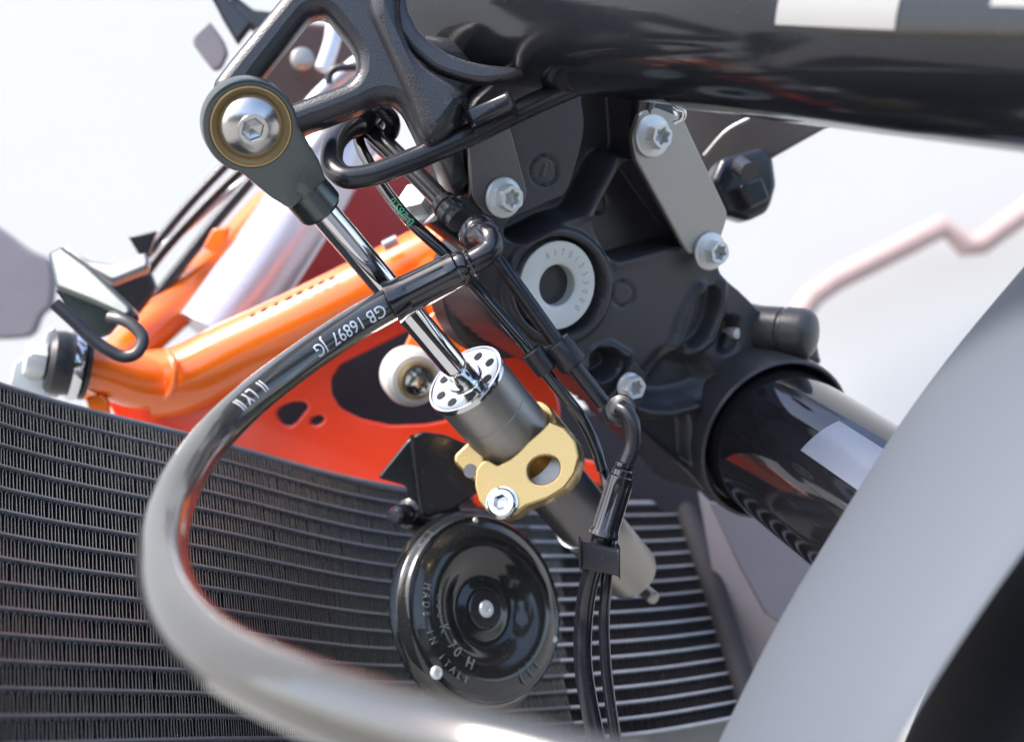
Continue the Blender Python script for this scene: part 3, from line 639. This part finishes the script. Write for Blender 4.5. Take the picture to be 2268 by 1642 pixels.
# ---- radiator
colx = np.array([-160, 0, 450, 880, 1180, 1461, 1660.])
ct = np.array([788, 848, 968, 1078, 1104, 1111, 1106.])
cs = np.array([45, 42, 37.3, 34, 30.5, 27.5, 25.6]); cq = np.array([.85, .75, .47, .17, .2, .25, .25])
dy_sc = 19166.0
def cubic(xs, ys, x):
    # monotone-ish Catmull interpolation
    m = np.gradient(ys, xs); i = np.clip(np.searchsorted(xs, x)-1, 0, len(xs)-2); h = xs[i+1]-xs[i]; t = (x-xs[i])/h
    return (2*t**3-3*t**2+1)*ys[i]+(t**3-2*t**2+t)*h*m[i]+(-2*t**3+3*t**2)*ys[i+1]+(t**3-t**2)*h*m[i+1]
def rad_pt(x, k):
    s = cubic(colx, cs, x); q = cubic(colx, cq, x); y = cubic(colx, ct, x)+s*k+q*k*k
    D = dy_sc/(s+2*q*k); return x, y, D
NR = 17
XA, XB = -140.0, 1560.0
radi = bpy.data.objects.new('radiator', None)
def row_curve(k, n=260):
    xs = np.linspace(XA, XB-68+9.5*k, n); x, y, D = rad_pt(xs, k)
    X = (x-1134)/FPX*D/1000; Z = CAMZ-(y-821)/FPX*D/1000; return np.stack([X, D/1000, Z], 1)
def resample(c, step):
    seg = np.linalg.norm(np.diff(c, axis=0), axis=1); L = np.concatenate([[0], np.cumsum(seg)]); n = int(L[-1]/step); t = np.arange(n+1)*step
    return np.stack([np.interp(t, L, c[:, i]) for i in range(3)], 1)
rows = [row_curve(k) for k in range(NR)]
# radiator root mesh = its dark core sheet behind the fins
def normals(c, cn):
    T = np.gradient(c, axis=0); U = cn-c; N = np.cross(T, U); N /= np.linalg.norm(N, axis=1)[:, None]; N *= np.sign(N[:, 1:2]); return N   # pointing away from the camera
v = []; f = []; nn = 260
for k in range(NR):
    c = rows[k]; nr = normals(c, rows[k+1] if k < NR-1 else 2*c-rows[k-1])
    v += list(c+nr*.020)
for k in range(NR-1):
    for i in range(nn-1): f.append((k*nn+i, k*nn+i+1, (k+1)*nn+i+1, (k+1)*nn+i))
radiator = link('radiator', from_py(v, f), 'radback', bike, 'wide dark curved radiator with wavy fins between flat tubes')
for k in range(NR):
    c = rows[k]; cn = rows[k+1] if k < NR-1 else 2*c-rows[k-1]
    nr = normals(c, cn); U = cn-c; U = U/np.linalg.norm(U, axis=1)[:, None]
    hw = .00085 if k else .0018; prof = [(-hw, .0007), (-hw*.55, -.0002), (hw*.55, -.0002), (hw, .0007), (hw, .019), (-hw, .019)]
    v = []; f = []
    for i in range(nn):
        for a, b in prof: v.append(c[i]+U[i]*a+nr[i]*b)
    for i in range(nn-1):
        for j in range(6): f.append((i*6+j, i*6+(j+1) % 6, (i+1)*6+(j+1) % 6, (i+1)*6+j))
    f.append(tuple(range(6))); f.append(tuple(range((nn-1)*6, nn*6)))
    to = link('tube', from_py(v, f), 'radtube', radiator, ang=50); to.data.materials.append(M['tubeedge']); to.data.materials.append(M['tubelit'])
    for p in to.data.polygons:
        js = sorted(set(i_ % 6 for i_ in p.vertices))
        if len(p.vertices) == 4 and js in ([0, 1], [1, 2], [2, 3]): p.material_index = 2 if min(p.vertices)/6 > nn*.79 else 1  # right stretch takes the paler painted reflection colour
rng = random.Random(3)
for k in range(NR-1):
    per = 20; P0 = .0030
    a = rows[k]; b = rows[k+1]
    seg = np.linalg.norm(np.diff((a+b)/2, axis=0), axis=1); L = np.concatenate([[0], np.cumsum(seg)]); n = int(L[-1]/P0*per)
    ph = rng.uniform(0, 6.28)
    t = np.linspace(0, L[-1], n); nr_ = normals(a, b)
    A = np.stack([np.interp(t, L, a[:, i]) for i in range(3)], 1); B = np.stack([np.interp(t, L, b[:, i]) for i in range(3)], 1); NRM = np.stack([np.interp(t, L, nr_[:, i]) for i in range(3)], 1)
    jit = np.interp(t, np.linspace(0, L[-1], 220), [rng.uniform(-.5, .5)+(rng.uniform(-1.2, 1.2) if rng.random() < .04 else 0) for _ in range(220)])
    phs = t/P0*2*math.pi+ph+jit
    wv = np.tanh(5.0*np.sin(phs))*(1-.10*np.cos(2*phs))/1.1            # flattened wave
    sh = -np.sin(phs*2)*.055*P0                                # loops lean outwards
    T = np.gradient((A+B)/2, axis=0); T /= np.linalg.norm(T, axis=1)[:, None]
    amp = .41
    c = (A+B)/2+(B-A)*(wv*amp)[:, None]+T*sh[:, None]
    tg = np.gradient(c, axis=0); tg /= np.linalg.norm(tg, axis=1)[:, None]
    sd_ = np.cross(tg, NRM); sd_ /= np.linalg.norm(sd_, axis=1)[:, None]
    hwid = .00012
    V = np.concatenate([c+sd_*hwid+NRM*.0008, c-sd_*hwid+NRM*.0008, c-sd_*hwid+NRM*.017, c+sd_*hwid+NRM*.017]); n = len(c)
    F = []
    for i in range(n-1):
        for j in range(3):
            F.append((j*n+i, (j+1)*n+i, (j+1)*n+i+1, j*n+i+1))
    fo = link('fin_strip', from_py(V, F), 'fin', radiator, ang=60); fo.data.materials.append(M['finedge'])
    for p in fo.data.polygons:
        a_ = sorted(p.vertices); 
        if a_[0] < n*.78 and n <= a_[-1] < 2*n: p.material_index = 1  # lit edge colour stops short; right stretch keeps the painted shade
# radiator right tank, top rim and left tank
def sweep_k(x, hw, depth, name, m, label, x2=None):
    pts = []
    for k in np.linspace(-.6, NR-.5, 30):
        xx, y, D = rad_pt(np.array([x+(x2-x)*(k/NR) if x2 else x]), k); pts.append(P(float(xx[0]), float(y[0]), float(D[0])-4))
    return link(name, tube_mesh(pts, hw*MM, 20), m, radiator, label, ang=60)
sweep_k(1512, 6, 10, 'end_tank', 'radback', 'dark end tank of the radiator', 1680)
plate('side_panel', Plane(1600, 1300, 640, -.3, .1), [(1545, 1085), (1640, 1180), (1760, 1400), (1700, 1560), (1640, 1500), (1590, 1330)], 3, 'panel', bike, .6, label='dark grey flat side panel beside the radiator', r=6)
plate('side_panel', Plane(1700, 1250, 600, .3, .1), [(1575, 1110), (1650, 1115), (1850, 1260), (1800, 1420), (1700, 1360), (1640, 1250)], 3, 'panel', bike, .6, label='blue grey panel just under the right fork leg', r=6)

# ---- mudguard and tyre
Lp = [(2420, 420, 352), (2268, 590, 345), (2100, 792, 338), (1985, 950, 332), (1850, 1165, 325), (1720, 1385, 318), (1600, 1625, 312), (1500, 1850, 306)]
Rp = [(2950, 500, 250), (2680, 750, 240), (2480, 960, 235), (2290, 1190, 230), (2140, 1400, 226), (1990, 1640, 222), (1860, 1880, 220), (1780, 2100, 220)]
Lc = catmull([P(*p) for p in Lp], 8); Rc = catmull([P(*p) for p in Rp], 8)
v = []; f = []; nu = 20; n = len(Lc)
for th in (0, 1):
    for a, b in zip(Lc, Rc):
        for j in range(nu+1):
            t = j/nu; p = a*(1-t)+b*t; bul = np.array([-.45, -.75, .35])*(.016*math.sin(math.pi*t)**.8)
            q = p+bul+np.array([.2, .9, -.2])*.003*th; v.append(q)
o2 = n*(nu+1)
for i in range(n-1):
    for j in range(nu):
        q = (i*(nu+1)+j, i*(nu+1)+j+1, (i+1)*(nu+1)+j+1, (i+1)*(nu+1)+j); f.append(q); f.append(tuple(x+o2 for x in q[::-1]))
    for j in (0, nu):
        f.append((i*(nu+1)+j, (i+1)*(nu+1)+j, (i+1)*(nu+1)+j+o2, i*(nu+1)+j+o2))
link('front_mudguard', from_py(v, f), 'guard', bike, 'large out of focus silver grey mudguard in the lower right corner', ang=60)
tp = [Vector(p) for p in catmull([P(3000, 900, 330), P(2650, 1250, 322), P(2440, 1560, 316), P(2290, 1900, 312), P(2200, 2300, 312)], 8)]
link('front_tyre', tube_mesh(tp, .038, 48), 'tyre', bike, 'black front tyre in the bottom right corner', ang=60)

# ---- orange frame
fr1 = tube('frame_tube', [(330, 852, 585), (400, 842, 588), (520, 785, 592), (700, 700, 594), (900, 600, 596), (1060, 520, 598)], 16.5, 'orange', bike, 8, 40, 'large glossy orange frame tube sloping up to the head tube')
tube('frame_tube', [(210, 862, 600), (290, 770, 625), (400, 670, 650), (520, 545, 680), (600, 460, 700)], 11.5, 'orange', bike, 8, 40, 'second orange frame tube behind the large one')
lugt = tube('frame_lug', [(182, 812, 560), (240, 828, 568), (300, 845, 576), (380, 850, 586)], lambda t: 9.5+4.5*t, 'orange', bike, 8, 40, 'short orange lug on the end of the frame tube')
tube('weld_bead', [(372, 778, 574), (384, 800, 567), (388, 828, 565), (380, 862, 568), (362, 884, 575)], 1.6, 'orange', lugt, 8, 12)
plate('orange_tab', Plane(210, 880, 560, 0, 0), [(188, 880), (222, 870), (236, 885), (240, 930), (200, 925)], 5, 'orange', bike, 1, r=5)
GPp = Plane(800, 900, 594, .05, 0)
hole1 = [(900, 733), (830, 768), (753, 806), (732, 838), (734, 873), (753, 904), (800, 927), (864, 941), (943, 939), (1010, 925), (1060, 880), (1040, 800), (980, 740), (935, 722)]
bean = [(616, 928), (610, 912), (622, 899), (648, 888), (676, 889), (684, 902), (673, 914), (661, 930), (645, 944), (626, 940)]
gus = plate('frame_gusset', GPp, [(220, 860), (400, 850), (700, 710), (960, 600), (1060, 600), (1200, 740), (1240, 900), (1250, 1120), (800, 1130), (500, 1100), (300, 1000)], 6, 'orangep', bike, 1.2, [hole1, bean, ell(702, 930, 16, 10, -20)], label='orange red frame gusset plate with dark holes', r=9)
ht = tube('head_tube', [(1010, 560, 575), (1060, 630, 572), (1130, 720, 568)], 27, 'orange', bike, 6, 48, 'orange head tube behind the clamp')
plate('orange_strap', Plane(900, 780, 560, 0, 0), [(884, 790), (912, 728), (960, 690), (1010, 690), (960, 780), (900, 850), (872, 835)], 4, 'orange', bike, 1.2, label='short orange strap above the silver boss', r=6)
bo_n = Vector((.35, -.9, -.2)).normalized()
boss = lathe('silver_boss', P(918, 838, 540), bo_n, [(8, -14), (12.6, -12), (13.2, -4), (12.4, 0), (10.4, 1.8), (8.4, 2.2), (8.0, 1.4), (3, 1.4)], 'alu', bike, 64, 'round silver boss behind the damper cap')
lathe('boss_ring', P(922, 840, 538), bo_n, [(7.9, 0), (8.6, 1.6), (7.6, 2.2), (6.6, 1.6)], 'brass', boss, 64, cap0=False, cap1=False)
lathe('boss_nut', P(926, 843, 538), bo_n, [(6.2, 0), (6.2, 2), (hexr(5.0), 2.4), (hexr(5.0), 6), (3, 6.6)], 'steel', boss, 48)
# marks on the tube sticker
for i, (x, y, wd) in enumerate(((560, 700, 9), (585, 688, 12), (612, 676, 8), (640, 663, 14), (664, 651, 12), (690, 640, 10), (712, 629, 12), (735, 619, 10))):
    box('print_mark', P(x, y-2, 579), (P(x+wd, y-wd*.5, 579)-P(x, y, 579)), Vector((0, -.5, 1))*MM*1.3, Vector((0, 1, .5))*MM*.6, 'dark', fr1, .1)
tube('print_mark', [(850, 545, 575), (880, 530, 575)], 2.5, 'bluegrey', fr1, 3, 8)

# ---- behind: dark engine mass, pipes, tank side
plate('engine_cover', Plane(900, 1100, 680, .1, .1), [(300, 900), (620, 800), (900, 640), (1150, 560), (1240, 838), (1275, 900), (1300, 905), (1400, 870), (1560, 960), (1700, 1200), (1700, 1700), (300, 1700)], 25, 'dark', bike, 5, label='dark engine parts behind the frame and radiator', r=20)
plate('frame_cross_member', Plane(1330, 1040, 560, 0, 0), [(1270, 1012), (1318, 1022), (1338, 1045), (1338, 1075), (1290, 1080)], 8, 'orangep', bike, 2, label='orange red cross member glimpsed above the right radiator core', r=6)
tube('grey_pipe', [(470, 745, 640), (560, 620, 650), (680, 440, 665), (760, 300, 680), (830, 180, 690)], 20, 'greypipe', bike, 6, 40, 'pale grey pipe rising behind the damper rod')  # drawn wider and whiter to include the highlight of the second frame tube
plate('tank_side', Plane(800, 480, 735, .2, 0), [(560, 640), (700, 450), (860, 330), (1000, 360), (1020, 500), (900, 560), (700, 640)], 10, 'darkred', bike, 3, label='dark red panel behind the pale grey pipe', r=16)
plate('inner_cover', Plane(680, 160, 640, .1, 0), [(560, 60), (650, 46), (720, 52), (790, 65), (850, 120), (850, 240), (720, 230), (640, 300), (560, 260)], 12, 'bronze', bike, 3, label='dark brown cover seen through the bracket window', r=16)
tube('pale_strut', [(740, 60, 600), (735, 95, 598), (715, 155, 596)], 4.2, 'greypipe', bike, 6, 20, 'short pale strut seen through the bracket window')
tube('pale_strut', [(640, 300, 590), (700, 220, 590), (760, 165, 590), (830, 110, 592)], 4.0, 'greypipe', bike, 6, 20, 'long pale strut behind the bracket window')
tube('small_loop', [(728, 185, 570), (730, 165, 570), (745, 152, 570), (790, 148, 570)], 1.8, 'rubber', bike, 6, 12)
lathe('cover_knob', P(670, 130, 620), Vector((.2, -1, .1)).normalized(), [(6, -4), (6, 0), (4, 2.5), (1, 3)], 'gun', bike, 24)
# grommets behind the bent pipe end
lathe('rubber_grommet', P(775, 275, 436), Vector((-.5, -.4, -.6)).normalized(), [(3, -14), (6.2, -12), (6.4, -3), (5.6, -1), (5.6, 1), (5, 2)], 'rubber', bike, 40, 'black rubber grommet on the end of the bent pipe')
tube('cable_tie', [(820, 230, 436), (840, 240, 432), (866, 262, 434), (868, 290, 440), (850, 310, 444)], 2.8, 'plasticb', bike, 8, 16, 'glossy black cable loop behind the bracket arm')
tube('vent_pipe', [(850, 230, 460), (835, 270, 456), (826, 300, 452), (850, 330, 448), (900, 355, 446)], 3.0, 'satin', bike, 8, 20)
lathe('hex_nut', P(930, 452, 470), Vector((-.3, -.8, .5)).normalized(), [(4, -6), (7, -5), (7, -1), (hexr(6), -.5), (hexr(6), 6), (3, 6.4)], 'zinc', bike, 48, 'zinc hex nut behind the junction block')

# ---- right behind: glossy bracket and connector
plate('wedge_bracket', Plane(1620, 290, 560, -.5, -.3), [(1490, 215), (1651, 233), (1840, 277), (1714, 348), (1640, 395), (1560, 400), (1500, 260)], 5, 'gun2', bike, 1, label='dark metal wedge bracket pointing right behind the strap plate', r=4)
tube('wedge_edge', [(1560, 345, 552), (1610, 290, 548), (1660, 262, 545)], 1.0, 'gun', bpy.data.objects['wedge_bracket'], 5, 10)
cn = plate('connector_plug', Plane(1650, 410, 540, .2, 0), [(1600, 350), (1690, 325), (1714, 348), (1722, 407), (1710, 452), (1700, 470), (1660, 489), (1614, 474), (1578, 400)], 14, 'plasticb', bike, 2.5, label='black plastic connector plug behind the strap plate', r=9)
plate('connector_latch', Plane(1655, 440, 531, .2, 0), [(1640, 410), (1688, 392), (1706, 440), (1664, 462)], 5, 'plasticb', cn, 1, r=5)
tube('connector_boss', [(1640, 365, 530), (1660, 380, 522)], 4, 'plasticb', cn, 4, 20)

# ---- left edge: fairing, lever bracket, cable loop, mounting bolt
plate('fairing_edge', Plane(50, 640, 900, 0, 0), [(-200, 380), (0, 505), (61, 552), (112, 573), (119, 625), (113, 683), (90, 694), (73, 746), (0, 752), (-200, 740)], 9, 'panel', bike, 2.5, label='blurred grey moulded panel at the left edge', r=24)
lv = plate('lever_bracket', Plane(200, 620, 520, -.2, .4), [(103, 558), (135, 542), (200, 590), (290, 676), (292, 690), (278, 704), (200, 668), (121, 637)], 9, 'titan', bike, 2, label='angular grey metal bracket left of the orange frame', r=8)
plate('bracket_wing', Plane(230, 590, 540, .1, .5), [(137, 545), (200, 575), (250, 582), (322, 556), (330, 572), (328, 590), (249, 622), (200, 596)], 6, 'gun', bike, 1.5, label='curved metal wing above the grey bracket', r=8)
plate('bracket_side', Plane(190, 690, 525, 0, 0), [(121, 637), (200, 668), (270, 704), (240, 740), (206, 752), (150, 690)], 4, 'titan', bike, 1, r=5)
tube('cable_loop', [(121, 672, 500), (165, 712, 500), (206, 752, 500), (240, 775, 500), (273, 789, 500), (302, 782, 500), (316, 750, 502), (296, 722, 504), (262, 704, 506), (240, 700, 508)], 2.6, 'rubber', bike, 8, 16, 'dark flat cable loop hanging over the orange frame', flat=.5)
mb_n = (P(20, 790, 545)-P(190, 815, 560)).normalized()
mt = lathe('mounting_bolt', P(185, 812, 560), mb_n, [(9, -2), (15, -1.5), (15, .5), (14, 1.2)], 'satin', bike, 64, 'bolt, washers and rubber bush at the left end of the orange lug')
lathe('chrome_washer', P(165, 808, 557), mb_n, [(8, -2), (15.8, -2), (16.2, 0), (15.8, 2), (8, 2.2)], 'chrome', mt, 64)
lathe('rubber_bush', P(150, 806, 556), mb_n, [(8, -1), (14, -1), (14.6, 3), (14, 7), (12, 9), (6, 9.2)], 'rubber', mt, 64)
lathe('hex_head', P(85, 798, 550), mb_n, [(6, -3), (hexr(8.4), -2.5), (hexr(8.4), 4), (7, 5.5), (2, 5.8)], 'zinc', mt, 48)
plate('mount_bracket', Plane(80, 790, 552, .3, 0), [(20, 850), (30, 800), (90, 770), (100, 730), (122, 722), (126, 780), (118, 830), (130, 880), (60, 880)], 5, 'zinc', mt, 1.2, r=7)
# cables climbing behind on the left
for i, (pts, r, m) in enumerate((([(300, 640, 640), (350, 570, 645), (430, 480, 650), (520, 390, 655), (600, 320, 660)], 2.6, 'satin'), ([(285, 610, 630), (340, 545, 635), (420, 450, 640), (520, 345, 645)], 2.4, 'satin'),
                                 ([(320, 690, 640), (400, 590, 645), (470, 500, 650), (555, 400, 655)], 3.0, 'satin'), ([(340, 560, 660), (420, 500, 660), (500, 430, 660), (560, 390, 660)], 2.0, 'greypipe'))):
    tube('control_cable', pts, r, m, bike, 6, 16, ['black cable climbing behind the orange frame', 'outermost black cable on the left', 'thick black cable next to the orange tube', 'pale cable among the black ones'][i])
plate('dark_fin', Plane(320, 530, 600, 0, 0), [(282, 523), (345, 510), (330, 560), (305, 562)], 4, 'plasticb', bike, 1, r=4)
plate('cable_guide', Plane(300, 640, 610, 0, 0), [(235, 625), (330, 600), (345, 640), (300, 700), (262, 670)], 6, 'plasticb', bike, 1.5, r=8)
plate('orange_bracket', Plane(470, 530, 640, 0, 0), [(448, 545), (470, 505), (510, 500), (500, 540), (470, 560)], 5, 'orange', bike, 1.5, r=6)
# top left: lever blade and dark spike shapes
plate('lever_blade', Plane(460, 100, 640, 0, 0), [(462, 45), (427, 78), (425, 96), (450, 130), (473, 158), (490, 150), (505, 117), (495, 90), (477, 64)], 4, 'panel', bike, 1.5, label='blurred grey lever blade at the top left', r=9)
plate('mirror_stay', Plane(510, 50, 620, 0, 0), [(455, -30), (480, -30), (560, 50), (524, 97), (490, 40)], 5, 'plasticb', bike, 1.5, label='dark stay crossing the top left corner', r=4)
plate('mirror_stay', Plane(560, 20, 640, 0, 0), [(495, -30), (560, 20), (640, 30), (600, 80), (540, 60)], 5, 'plasticb', bike, 1.5, label='second dark stay behind the bracket arm', r=4)

for o in bpy.data.objects:
    if '_c' in o.keys(): del o['_c']
